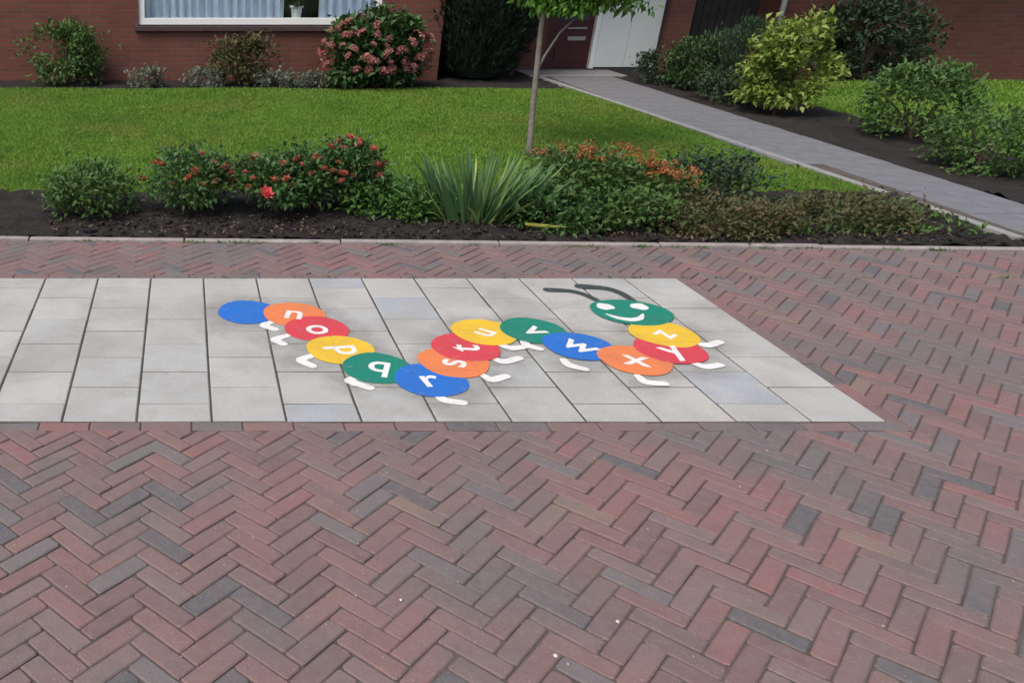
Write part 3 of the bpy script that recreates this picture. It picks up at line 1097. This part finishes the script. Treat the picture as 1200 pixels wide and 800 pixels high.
STEP = .00022
RAD = .158
for i, (ch, x, y, colr) in enumerate(DISC):
    z = Z0 + i * STEP
    d = ellipse('body_disc', x, y, RAD, RAD, z, M[colr], cat_root)
    if not ch: continue
    hd = R(dict(n=-14, o=-60, p=-82, q=-18, r=8, s=72, t=82, u=48, v=-62, w=-52, x=-20, y=14, z=40)[ch])
    me = letter_mesh(ch, .185 if ch in 'uz' else .215)
    o = link('letter', me, d, (x - cro.x + (.01 if ch == 'y' else 0), y - cro.y - (.045 if ch == 'y' else .012), z + .0012), (0, 0, hd))
    ribbon('foot', FEET[ch], [.034, .05, .042], Z0 - .0004 + .00015 * i, M['mark'], d, .0007)
zh = Z0 + len(DISC) * STEP + .0003
head = ellipse('head', 2.308, 4.195, .200, .176, zh, M['green'], cat_root, R(-4))
zt = zh + .0009
ellipse('eye', 2.203, 4.268, .044, .044, zt, M['mark'], head, R(-20))
ellipse('eye', 2.382, 4.268, .044, .044, zt, M['mark'], head, R(-20))
ribbon('mouth', [(2.165, 4.165), (2.20, 4.118), (2.255, 4.092), (2.31, 4.11), (2.352, 4.165)], [.010, .034, .044, .036, .010], zt, M['mark'], head)
ribbon('antenna', [(2.205, 4.365), (2.170, 4.453), (2.112, 4.505), (2.004, 4.522)], [.036, .044, .050, .062], Z0, M['antenna'], head)
ribbon('antenna', [(2.395, 4.345), (2.378, 4.47), (2.325, 4.545), (2.205, 4.575)], [.036, .046, .056, .072], Z0 + .001, M['antenna'], head)
# dulled patch of cleaned concrete round each painted disc
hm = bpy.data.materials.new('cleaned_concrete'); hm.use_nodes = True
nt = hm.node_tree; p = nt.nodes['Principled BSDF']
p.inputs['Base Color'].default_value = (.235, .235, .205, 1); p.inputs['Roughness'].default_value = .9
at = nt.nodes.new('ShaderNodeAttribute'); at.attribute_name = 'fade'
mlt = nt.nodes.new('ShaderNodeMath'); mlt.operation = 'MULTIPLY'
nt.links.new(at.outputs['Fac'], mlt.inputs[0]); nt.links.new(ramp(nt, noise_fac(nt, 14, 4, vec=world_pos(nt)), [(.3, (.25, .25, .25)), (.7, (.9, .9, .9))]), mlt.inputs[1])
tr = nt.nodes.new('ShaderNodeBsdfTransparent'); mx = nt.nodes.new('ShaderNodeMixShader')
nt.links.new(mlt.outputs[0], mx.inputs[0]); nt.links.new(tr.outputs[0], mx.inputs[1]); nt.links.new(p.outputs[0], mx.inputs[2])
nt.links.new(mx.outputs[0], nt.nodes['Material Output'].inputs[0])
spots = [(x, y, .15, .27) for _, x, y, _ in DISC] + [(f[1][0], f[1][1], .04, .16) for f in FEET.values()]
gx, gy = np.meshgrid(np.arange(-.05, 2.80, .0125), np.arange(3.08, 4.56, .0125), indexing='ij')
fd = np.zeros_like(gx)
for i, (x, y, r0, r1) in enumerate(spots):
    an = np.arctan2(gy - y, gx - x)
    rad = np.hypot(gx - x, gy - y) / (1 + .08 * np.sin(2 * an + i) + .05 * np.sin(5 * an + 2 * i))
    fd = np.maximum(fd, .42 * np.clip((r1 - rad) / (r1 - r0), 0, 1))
idx = np.arange(gx.size).reshape(gx.shape)
Q = np.stack([idx[:-1, :-1], idx[1:, :-1], idx[1:, 1:], idx[:-1, 1:]], -1).reshape(-1, 4)
Q = Q[fd.ravel()[Q].max(1) > 0]
used_v, inv_v = np.unique(Q, return_inverse=True)
V = np.stack([gx.ravel() - cro.x, gy.ravel() - cro.y, 0 * gx.ravel()], 1)[used_v]
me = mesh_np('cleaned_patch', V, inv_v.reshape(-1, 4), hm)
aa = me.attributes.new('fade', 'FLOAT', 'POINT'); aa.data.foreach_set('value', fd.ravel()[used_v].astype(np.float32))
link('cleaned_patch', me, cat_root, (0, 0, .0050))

# ================================================================ PLANTS IN THE FRONT BED
rose_meshes = [bloom_mesh('flower', M['rose'], .036), bloom_mesh('flower', M['rose'], .031, (4, 5, 6))]
pink_mesh = [bloom_mesh('flower', M['rose_pink'], .05)]


def top_points(C, n, h, rx, ry, zmin=.55, front=True):
    """spots over the upper and outer crown"""
    pts = []
    for k in range(n * 20):
        if len(pts) >= n: break
        d = rand_dirs(1)[0]
        if d[2] < -.1: continue
        if front and d[1] > .5: continue
        z = h * (zmin + (1 - zmin) * abs(d[2])) + .01
        pts.append((d[0] * rx * 1.22, d[1] * ry * 1.22, z * 1.06 + rng.normal(0, .02)))
    return pts


rb, C = shrub('rose_bush', (.62, 6.02, .02), 'low rose bush with one big bright pink rose, second from the left', .28, .24, .36, 1150, .048, M['rose_leaf'], 36, .055, .11, 'rose bush', 'rose bushes in the front bed')
place_blooms(rb, rose_meshes, top_points(C, 16, .36, .25, .22))
place_blooms(rb, pink_mesh, [(-.08, -.33, .22)], 1, 1)
rb, C = shrub('rose_bush', (.92, 6.08, .02), 'rose bush with scattered coral blooms between two other rose bushes', .24, .22, .38, 1050, .048, M['rose_leaf'], 32, .055, .11, 'rose bush', 'rose bushes in the front bed')
place_blooms(rb, rose_meshes, top_points(C, 18, .38, .22, .2))
rb, C = shrub('rose_bush', (1.16, 6.12, .02), 'tallest rose bush, rust red blooms on top, nearest the bare soil', .20, .22, .43, 1000, .048, M['rose_leaf'], 32, .05, .13, 'rose bush', 'rose bushes in the front bed')
place_blooms(rb, rose_meshes, top_points(C, 22, .43, .2, .2))
rb, C = shrub('rose_bush', (.05, 6.05, .02), 'leftmost low rose bush with red blooms in the front bed', .3, .24, .36, 1150, .048, M['rose_leaf'], 36, .055, .11, 'rose bush', 'rose bushes in the front bed')
place_blooms(rb, rose_meshes, top_points(C, 18, .36, .28, .22))

# iris clump: every sword leaf is its own piece
iris = empty('iris_clump', (2.0, 5.84, .02), 'tall clump of green sword-shaped iris leaves beside the rust flowers', 'plant')


def blade(L, wd, bend):
    V, F = [], []
    n = 7
    for i in range(n):
        t = i / (n - 1)
        w_ = wd * (1 - t ** 2.2) * (.75 + .5 * min(1, t * 4)) / 2 + .0006
        z = L * t * (1 - .12 * bend * t)
        yb = L * bend * t * t * .55
        V += [(-w_, yb + .15 * w_, z), (0, yb - .35 * w_, z), (w_, yb + .15 * w_, z)]
    for i in range(n - 1):
        k = i * 3
        F += [(k, k + 1, k + 4, k + 3), (k + 1, k + 2, k + 5, k + 4)]
    return mesh_np('leaf', V, F, M['iris_leaf'], True)


def mat_blade():
    m = mat_leaf('iris_sword', [(.05, .12, .05), (.05, .12, .05)], .42, .25)
    nt = m.node_tree
    oi = nt.nodes.new('ShaderNodeObjectInfo')
    for n in nt.nodes:
        if n.type == 'VALTORGB' and n.inputs[0].links and n.inputs[0].links[0].from_socket.name == 'Random Per Island':
            e = n.color_ramp.elements
            e[0].color = (.06, .14, .06, 1); e[1].color = (.30, .42, .12, 1)
            nt.links.new(oi.outputs['Random'], n.inputs[0])
            mid = e.new(.5); mid.color = (.12, .23, .085, 1)
    return m


M['iris_leaf'] = mat_blade()
blades = [blade(L, w_, b) for L, w_, b in ((.50, .028, .10), (.44, .026, .25), (.52, .030, .35), (.36, .024, .5), (.46, .03, .0), (.40, .026, .9))]
for k in range(165):
    a = random.uniform(0, 6.283)
    r_ = math.sqrt(random.random())
    x, y = .27 * r_ * math.cos(a), .13 * r_ * math.sin(a)
    tilt = (.10 + .55 * r_ * random.uniform(.4, 1.3))
    az = math.atan2(y * 1.2, x * 1.3) + random.uniform(-.5, .5)
    me = blades[random.choice((0, 1, 2, 4, 0, 4, 1, 3))]
    q = Matrix.Rotation(az + math.pi / 2, 4, 'Z') @ Matrix.Rotation(tilt, 4, 'X') @ Matrix.Rotation(math.pi, 4, 'Z') @ Matrix.Rotation(random.uniform(-.9, .9), 4, 'Z')
    s = random.uniform(.82, 1.12)
    link('leaf', me, iris, (x, y, -.01), q.to_euler(), (s, s, s))
for (x, y, az, tilt, s) in ((-.22, -.05, 3.05, 1.0, 1.0), (-.24, .0, 3.3, .85, .9), (.24, -.04, -.2, .8, .95), (.26, .02, .1, .65, 1.0)):
    q = Matrix.Rotation(az + math.pi / 2, 4, 'Z') @ Matrix.Rotation(tilt, 4, 'X') @ Matrix.Rotation(math.pi, 4, 'Z')
    link('leaf', blades[0], iris, (x, y, .0), q.to_euler(), (s, s, s))
fl = empty('fallen_leaf', (2.36, 5.52, .045), 'single yellow green iris leaf lying on the soil by the kerb', 'leaf')
q = Euler((R(86), R(35), R(70)))
link('blade', blade(.28, .022, .15), fl, (-.12, .06, .015), (R(88), R(80), R(65))).data.materials.clear()
fl.children[0].data.materials.append(M['yellow_leaf'])

shrub('ground_cover', (1.48, 6.08, .02), 'low bright green leafy plant left of the iris clump', .36, .30, .15, 1100, .06, M['cover'], 34, .05, .0, 'ground cover', stems=4)
shrub('ground_cover', (2.50, 5.76, .02), 'low dark green leafy plant right of the iris clump', .30, .26, .20, 900, .055, M['rose_leaf'], 26, .05, .0, 'ground cover', stems=4)
rb, C = shrub('rust_flower_shrub', (2.80, 6.12, .02), 'leafy green shrub topped with orange rust flowers right of the iris', .36, .28, .36, 1700, .05, M['bush'], 40, .06, .02, 'shrub')
rust_m = [floret_ball('flower_head', M['rust'], .038, 36), floret_ball('flower_head', M['rust'], .03, 28)]
place_blooms(rb, rust_m, [(rng.normal(.03, .17), rng.uniform(-.24, .10), .415 + rng.normal(0, .02)) for _ in range(24)], .8, 1.25, 'flower_head')
rb, C = shrub('rust_flower_shrub', (3.30, 6.08, .02), 'smaller shrub with orange flower heads beside the dark low bush', .26, .24, .27, 1100, .045, M['bush'], 28, .05, .0, 'shrub')
place_blooms(rb, rust_m, [(rng.normal(.02, .13), rng.uniform(-.28, .02), .315 + rng.normal(0, .03)) for _ in range(20)], .8, 1.3, 'flower_head')
shrub('low_shrub', (2.98, 5.74, .02), 'spreading mid green low shrub in front of the orange flowers', .40, .26, .19, 1300, .045, M['bush'], 34, .05, .0, 'shrub', stems=5)
shrub('low_shrub', (3.80, 6.25, .02), 'dark green low rounded bush at the right of the front bed', .36, .24, .32, 1500, .04, M['dark_leaf'], 36, .05, .0, 'shrub')
shrub('low_shrub', (3.52, 5.62, .02), 'olive and brown creeping plant by the kerb right of the bed', .46, .26, .15, 2200, .035, M['olive'], 40, .05, .0, 'ground cover', stems=4)
shrub('low_shrub', (4.45, 5.72, .02), 'olive creeping plant with brown tips further right along the kerb', .50, .26, .14, 1700, .035, M['olive'], 44, .05, .0, 'ground cover', stems=4)
shrub('low_shrub', (-.65, 6.0, .02), 'green leafy bush left of all the rose bushes', .34, .26, .3, 1200, .045, M['bush'], 32, .05, .02, 'shrub')

# low weeds and seedlings closing the gaps between the bed plants
n = 5200
X = rng.uniform(1.15, 5.2, n); Y = 5.50 - .034 * (X - .45) + (.1 + .85 * rng.random(n)) * np.where(X < 2.4, 1.0, .95)
g2 = np.sin(X * 7.1) + np.sin(Y * 9.3 + X * 3) + np.sin(X * 17 + 2)
keep = (g2 > np.where(X > 2.3, -.9, .1)) & (Y < 6.45) & ~((X < 2.4) & (Y < 5.85))
X, Y = X[keep], Y[keep]; n = len(X)
P = np.stack([X, Y, .02 + .05 * rng.random(n) ** 2], 1)
D = rand_dirs(n) * .8 + np.array([0, 0, .7])
L = .025 + .035 * rng.random(n)
tag(link('bed_weeds', leaves_mesh('bed_weeds', P, D, rand_dirs(n) * .5 + np.array([0, 0, 1.]), L, L * .45, M['bush'])),
    'low green weeds and seedlings filling gaps in the front bed', 'weeds', kind='stuff')

# litter on the soil: dead leaves, clods
n = 520
X = rng.uniform(-.9, 5.0, n); Y = 5.43 - .034 * (X - .45) + np.abs(rng.normal(0, .32, n)) + .02
P = np.stack([X, np.minimum(Y, 6.3), .03 + .015 * rng.random(n)], 1)
D = rand_dirs(n); D[:, 2] *= .35
tag(link('dead_leaves', leaves_mesh('dead_leaves', P, D, rand_dirs(n) * .5 + np.array([0, 0, 1.]), .018 + .03 * rng.random(n), .008 + .012 * rng.random(n), M['dry'])),
    'dry brown leaf litter scattered over the dark bed soil', 'leaf litter', kind='stuff')
n = 2600
X = rng.uniform(-.9, 5.2, n); Y = 5.44 - .034 * (X - .45) + rng.random(n) * .75
ico = bmesh.new(); bmesh.ops.create_icosphere(ico, subdivisions=1, radius=1)
bv = np.array([v.co[:] for v in ico.verts]); bf = np.array([[v.index for v in f.verts] for f in ico.faces]); ico.free()
sz = .005 + .014 * rng.random(n) ** 2
V = (bv[None] * sz[:, None, None] * np.array([1, 1, .7]) * (1 + .35 * rng.normal(size=(n, len(bv), 1))) + np.stack([X, Y, .03 + 0 * X], 1)[:, None]).reshape(-1, 3)
F = (bf[None] + (np.arange(n) * len(bv))[:, None, None]).reshape(-1, 3)
tag(link('soil_clods', mesh_np('soil_clods', V, F, M['soil'])), 'dark crumbly clods of soil along the front bed', 'soil', kind='stuff')

# ================================================================ TREE ON THE LAWN
tree = empty('young_tree', (3.10, 7.90, .0), 'slender young tree with grey trunk and green leaves on the lawn', 'tree')
MB().tube([(0, 0, -.05), (.0, 0, .05), (-.03, 0, .4), (-.045, .01, .72), (-.07, 0, 1.1), (-.06, 0, 1.6), (.03, .02, 2.3)], [.034, .029, .025, .023, .021, .017, .007], 10).build('trunk', M['bark'], tree, True)
limbs = [[(-.045, .01, .72), (.0, .0, .86), (.09, -.02, 1.05), (.26, -.05, 1.25), (.36, -.05, 1.5)],
         [(-.07, 0, 1.12), (-.16, .05, 1.3), (-.3, .1, 1.6)], [(-.068, 0, 1.25), (.2, .12, 1.45), (.45, .2, 1.7)],
         [(-.065, 0, 1.4), (-.13, -.15, 1.7), (-.2, -.25, 2.0)], [(-.06, 0, 1.6), (.15, -.1, 1.95), (.3, -.15, 2.3)]]
for i, lb in enumerate(limbs):
    n_ = len(lb)
    MB().tube(lb, [(.013 if i == 0 else .011) * (1 - .65 * k / (n_ - 1)) for k in range(n_)], 7).build('branch', M['bark'], tree, True)
n = 7500
ctr = []
for k in range(70):
    d = rand_dirs(1)[0]
    r_ = .55 + .45 * random.random()
    ctr.append((.22 + d[0] * .62 * r_, .03 + d[1] * .6 * r_, 1.95 + d[2] * .78 * r_))
ctr += [(-.02, .02, 1.33), (.10, -.05, 1.26), (.22, 0, 1.27), (.34, -.05, 1.24), (.46, -.1, 1.27), (.60, -.12, 1.27), (.70, -.1, 1.27), (.5, .1, 1.34),
        (.3, .1, 1.3), (-.12, .05, 1.36), (.15, -.1, 1.28), (.4, .05, 1.34), (.10, 0, 1.22), (.25, -.03, 1.22), (.55, .0, 1.32), (-.2, 0, 1.42)]
ctr = np.array(ctr)
i_ = rng.integers(0, len(ctr), n)
P = ctr[i_] + rng.normal(size=(n, 3)) * np.array([.085, .085, .06])
P = P[P[:, 2] > 1.17]
P[:, 0] -= .09
P[:, 2] += .04
n = len(P)
D = rand_dirs(n) * .8 + np.array([0, 0, -.35]) + (P - np.array([.2, 0, 1.9])) * .5
L = .04 + .04 * rng.random(n)
link('crown', leaves_mesh('crown', P, D, rand_dirs(n) * .7 + np.array([0, 0, 1.]), L, L * .55, M['tree_leaf']), tree)
tr_ = MB()
V = [(0, 0, .04)]
for k in range(30):
    t = 2 * math.pi * k / 30
    V.append((.22 * math.cos(t) * (1 + .12 * math.sin(3 * t)), .22 * math.sin(t) * (1 + .1 * math.sin(4 * t + 1)), .045))
so = MB().poly([(v[0] + 3.22, v[1] + 7.88, .026 + (.02 if i == 0 else -.012)) for i, v in enumerate(V)], [(0, 1 + k, 1 + (k + 1) % 30) for k in range(30)]).build('soil_ring', M['soil'])
tag(so, kind='structure')

# ================================================================ PLANTS BY THE HOUSE
con = empty('conifer', (4.12, 12.85, .02), 'dense nearly black evergreen conifer in front of the recessed entrance wall', 'conifer')
n = 30000
zz = rng.random(n) ** .8 * 3.1 + .06
prof = np.interp(zz, [0, .15, .5, 1.0, 1.8, 2.6, 3.2], [.40, .50, .58, .66, .62, .42, .1])
aa = rng.uniform(0, 2 * np.pi, n)
rr_ = prof * (.72 + .34 * rng.random(n) ** .6) * (1 + .10 * np.sin(aa * 5 + zz * 3) + .07 * np.sin(aa * 11 - zz * 7))
P = np.stack([rr_ * np.cos(aa), rr_ * np.sin(aa), zz], 1)
D = np.stack([np.cos(aa) * .55, np.sin(aa) * .55, .8 + 0 * aa], 1) + rand_dirs(n) * .45
L = .06 + .06 * rng.random(n)
link('crown', leaves_mesh('crown', P, D, rand_dirs(n), L, L * .28, M['conifer'], .2, .05), con)
MB().tube([(0, 0, -.05), (0, 0, 1.2), (0, 0, 2.7)], [.09, .07, .02], 8).build('trunk', M['stem'], con)
cm = MB().lathe([(.30, .03), (.40, .3), (.47, .9), (.45, 1.8), (.28, 2.6), (.03, 3.0)], 14)
cm.v = [(v[0] * (1 + .1 * math.sin(v[2] * 7)), v[1], v[2]) for v in cm.v]
cm.build('inner_foliage', M['conifer'], con)

hy, C = shrub('hydrangea', (2.50, 12.0, .03), 'wide hydrangea with dusty pink flower heads under the window corner', .56, .36, .84, 2300, .10, M['hydra_leaf'], 70, .08, .04, 'shrub', wr=.65, stems=12)
hm_ = [floret_ball('flower_head', M['pink'], .062, 80), floret_ball('flower_head', M['pink'], .052, 70), floret_ball('flower_head', M['pink'], .07, 95)]
pts = []
while len(pts) < 56:
    d = rand_dirs(1)[0]
    if d[1] > .25 or d[2] < -.55: continue
    p_ = (d[0] * .70, d[1] * .50, .44 + d[2] * .44)
    if p_[0] > -.05 and p_[0] < .35 and p_[2] > .66: continue      # a leafy gap at the top
    if p_[2] < .14: continue
    if any((Vector(p_) - Vector(q_)).length < .075 for q_ in pts): continue
    pts.append(p_)
place_blooms(hy, hm_, pts, .75, 1.25, 'flower_head', .9)
shrub('low_shrub', (.78, 12.2, .03), 'dull olive shrub against the brick wall below the window', .36, .28, .56, 1100, .07, M['olive'], 28, .07, .04, 'shrub')
for i, (x, h_, lb) in enumerate(((1.25, .17, 'low grey green herb clump between olive shrub and hydrangea'), (1.62, .16, 'low grey green herb clump touching the hydrangea, left side'),
                                 (.25, .2, 'low grey green herb clump left of the olive wall shrub'), (-.5, .2, 'leftmost low grey green herb clump below the window'))):
    shrub('herb_clump', (x, 11.95, .02), lb, .26, .14, h_, 420, .05, M['herb'], 16, .04, .0, 'plant', 'herb clumps along the house wall', stems=3)
shrub('low_shrub', (-1.6, 12.2, .03), 'rounded green shrub at the house wall beyond the window', .5, .32, .7, 1500, .07, M['bush'], 34, .08, .04, 'shrub')

# right of the path
shrub('low_shrub', (6.42, 12.35, .03), 'small loose dark bush at the path end by the white panel', .26, .30, .36, 900, .05, M['dark_leaf'], 24, .05, .02, 'shrub')
shrub('low_shrub', (6.62, 11.75, .03), 'dark green shrub with paler tips in front of the brick pillar', .32, .34, .56, 1600, .055, M['hydra_leaf'], 34, .06, .04, 'shrub')
ro, C = shrub('upright_shrub', (6.90, 11.25, .03), 'dark upright needle-leaved shrub in front of the passage', .44, .44, .80, 4600, .075, M['dark_leaf'], 50, .07, .04, 'shrub', upright=1.3, wr=.16)
shrub('golden_shrub', (6.62, 9.95, .03), 'yellow green golden shrub beside the garden path', .40, .38, .88, 2600, .075, M['gold_leaf'], 30, .065, .12, 'shrub', wr=.6)
shrub('low_shrub', (6.40, 10.75, .03), 'low dark foliage at the path edge behind the golden shrub', .22, .42, .26, 900, .05, M['dark_leaf'], 24, .05, .0, 'shrub')
shrub('low_shrub', (7.05, 8.6, .03), 'mid green bush right of the golden shrub along the path', .4, .5, .62, 1800, .06, M['bush'], 40, .07, .03, 'shrub')
shrub('low_shrub', (6.65, 7.3, .03), 'small green bush beside the path nearest the street', .34, .4, .42, 1300, .05, M['bush'], 34, .06, .0, 'shrub')
shrub('hedge_bush', (9.6, 12.9, .0), 'broad dark bush against the right brick wall', .8, .4, 1.0, 2600, .08, M['dark_leaf'], 50, .1, .04, 'shrub')

# grit on the road and weeds along the kerb and slab edges
n = 700
X = rng.uniform(-1.2, 4.6, n); Y = 1.65 + 3.6 * rng.random(n) ** 1.3
keep = ~((X < SX1 + .02) & (Y > SY0 - .02) & (Y < SY1 + .02))
X, Y = X[keep], Y[keep]; n = len(X)
sz = .0012 + .0028 * rng.random(n) ** 3
V = (bv[None] * sz[:, None, None] * np.array([1, 1.2, .6]) * (1 + .25 * rng.normal(size=(n, len(bv), 1))) + np.stack([X, Y, .001 + 0 * X], 1)[:, None]).reshape(-1, 3)
F = (bf[None] + (np.arange(n) * len(bv))[:, None, None]).reshape(-1, 3)
tag(link('grit', mesh_np('grit', V, F, M['grit'])), 'fine tan grit scattered over the brick road', 'grit', kind='stuff')
n = 620
i1 = rng.random(n)
cx = rng.uniform(-1.0, 4.9, 26)[rng.integers(0, 26, n)] + rng.normal(0, .035, n)
X = cx; Y = np.where(i1 < .75, 5.40 - .034 * (X - .45) - .038, SY1 + .004) + rng.normal(0, .006, n)
P = np.stack([X, Y, 0 * X], 1)
D = rand_dirs(n) * .9 + np.array([0, 0, .7])
tag(link('joint_weeds', leaves_mesh('joint_weeds', P, D, rand_dirs(n) * .5 + np.array([0, 0, 1.]), .012 + .02 * rng.random(n), .004 + .006 * rng.random(n), M['cover'])),
    'tiny green weeds growing in the joints along the kerb', 'weeds', kind='stuff')

# pale specks on the road
for (x, y, s, lb) in ((.995, 1.80, .007, 'larger white pebble on the bricks near the lower edge'), (1.22, 1.93, .006, 'small white pebble on the bricks beside a dark brick'),
                      (.63, 2.02, .005, 'tiny pale pebble on the bricks left of the others')):
    V = bv * s * np.array([1, 1.2, .6]) + np.array([0, 0, s * .4])
    o = link('pebble', mesh_np('pebble', V, bf, M['pebble'], True), None, (x, y, .0005))
    tag(o, lb, 'pebble', 'pale pebbles on the brick road')
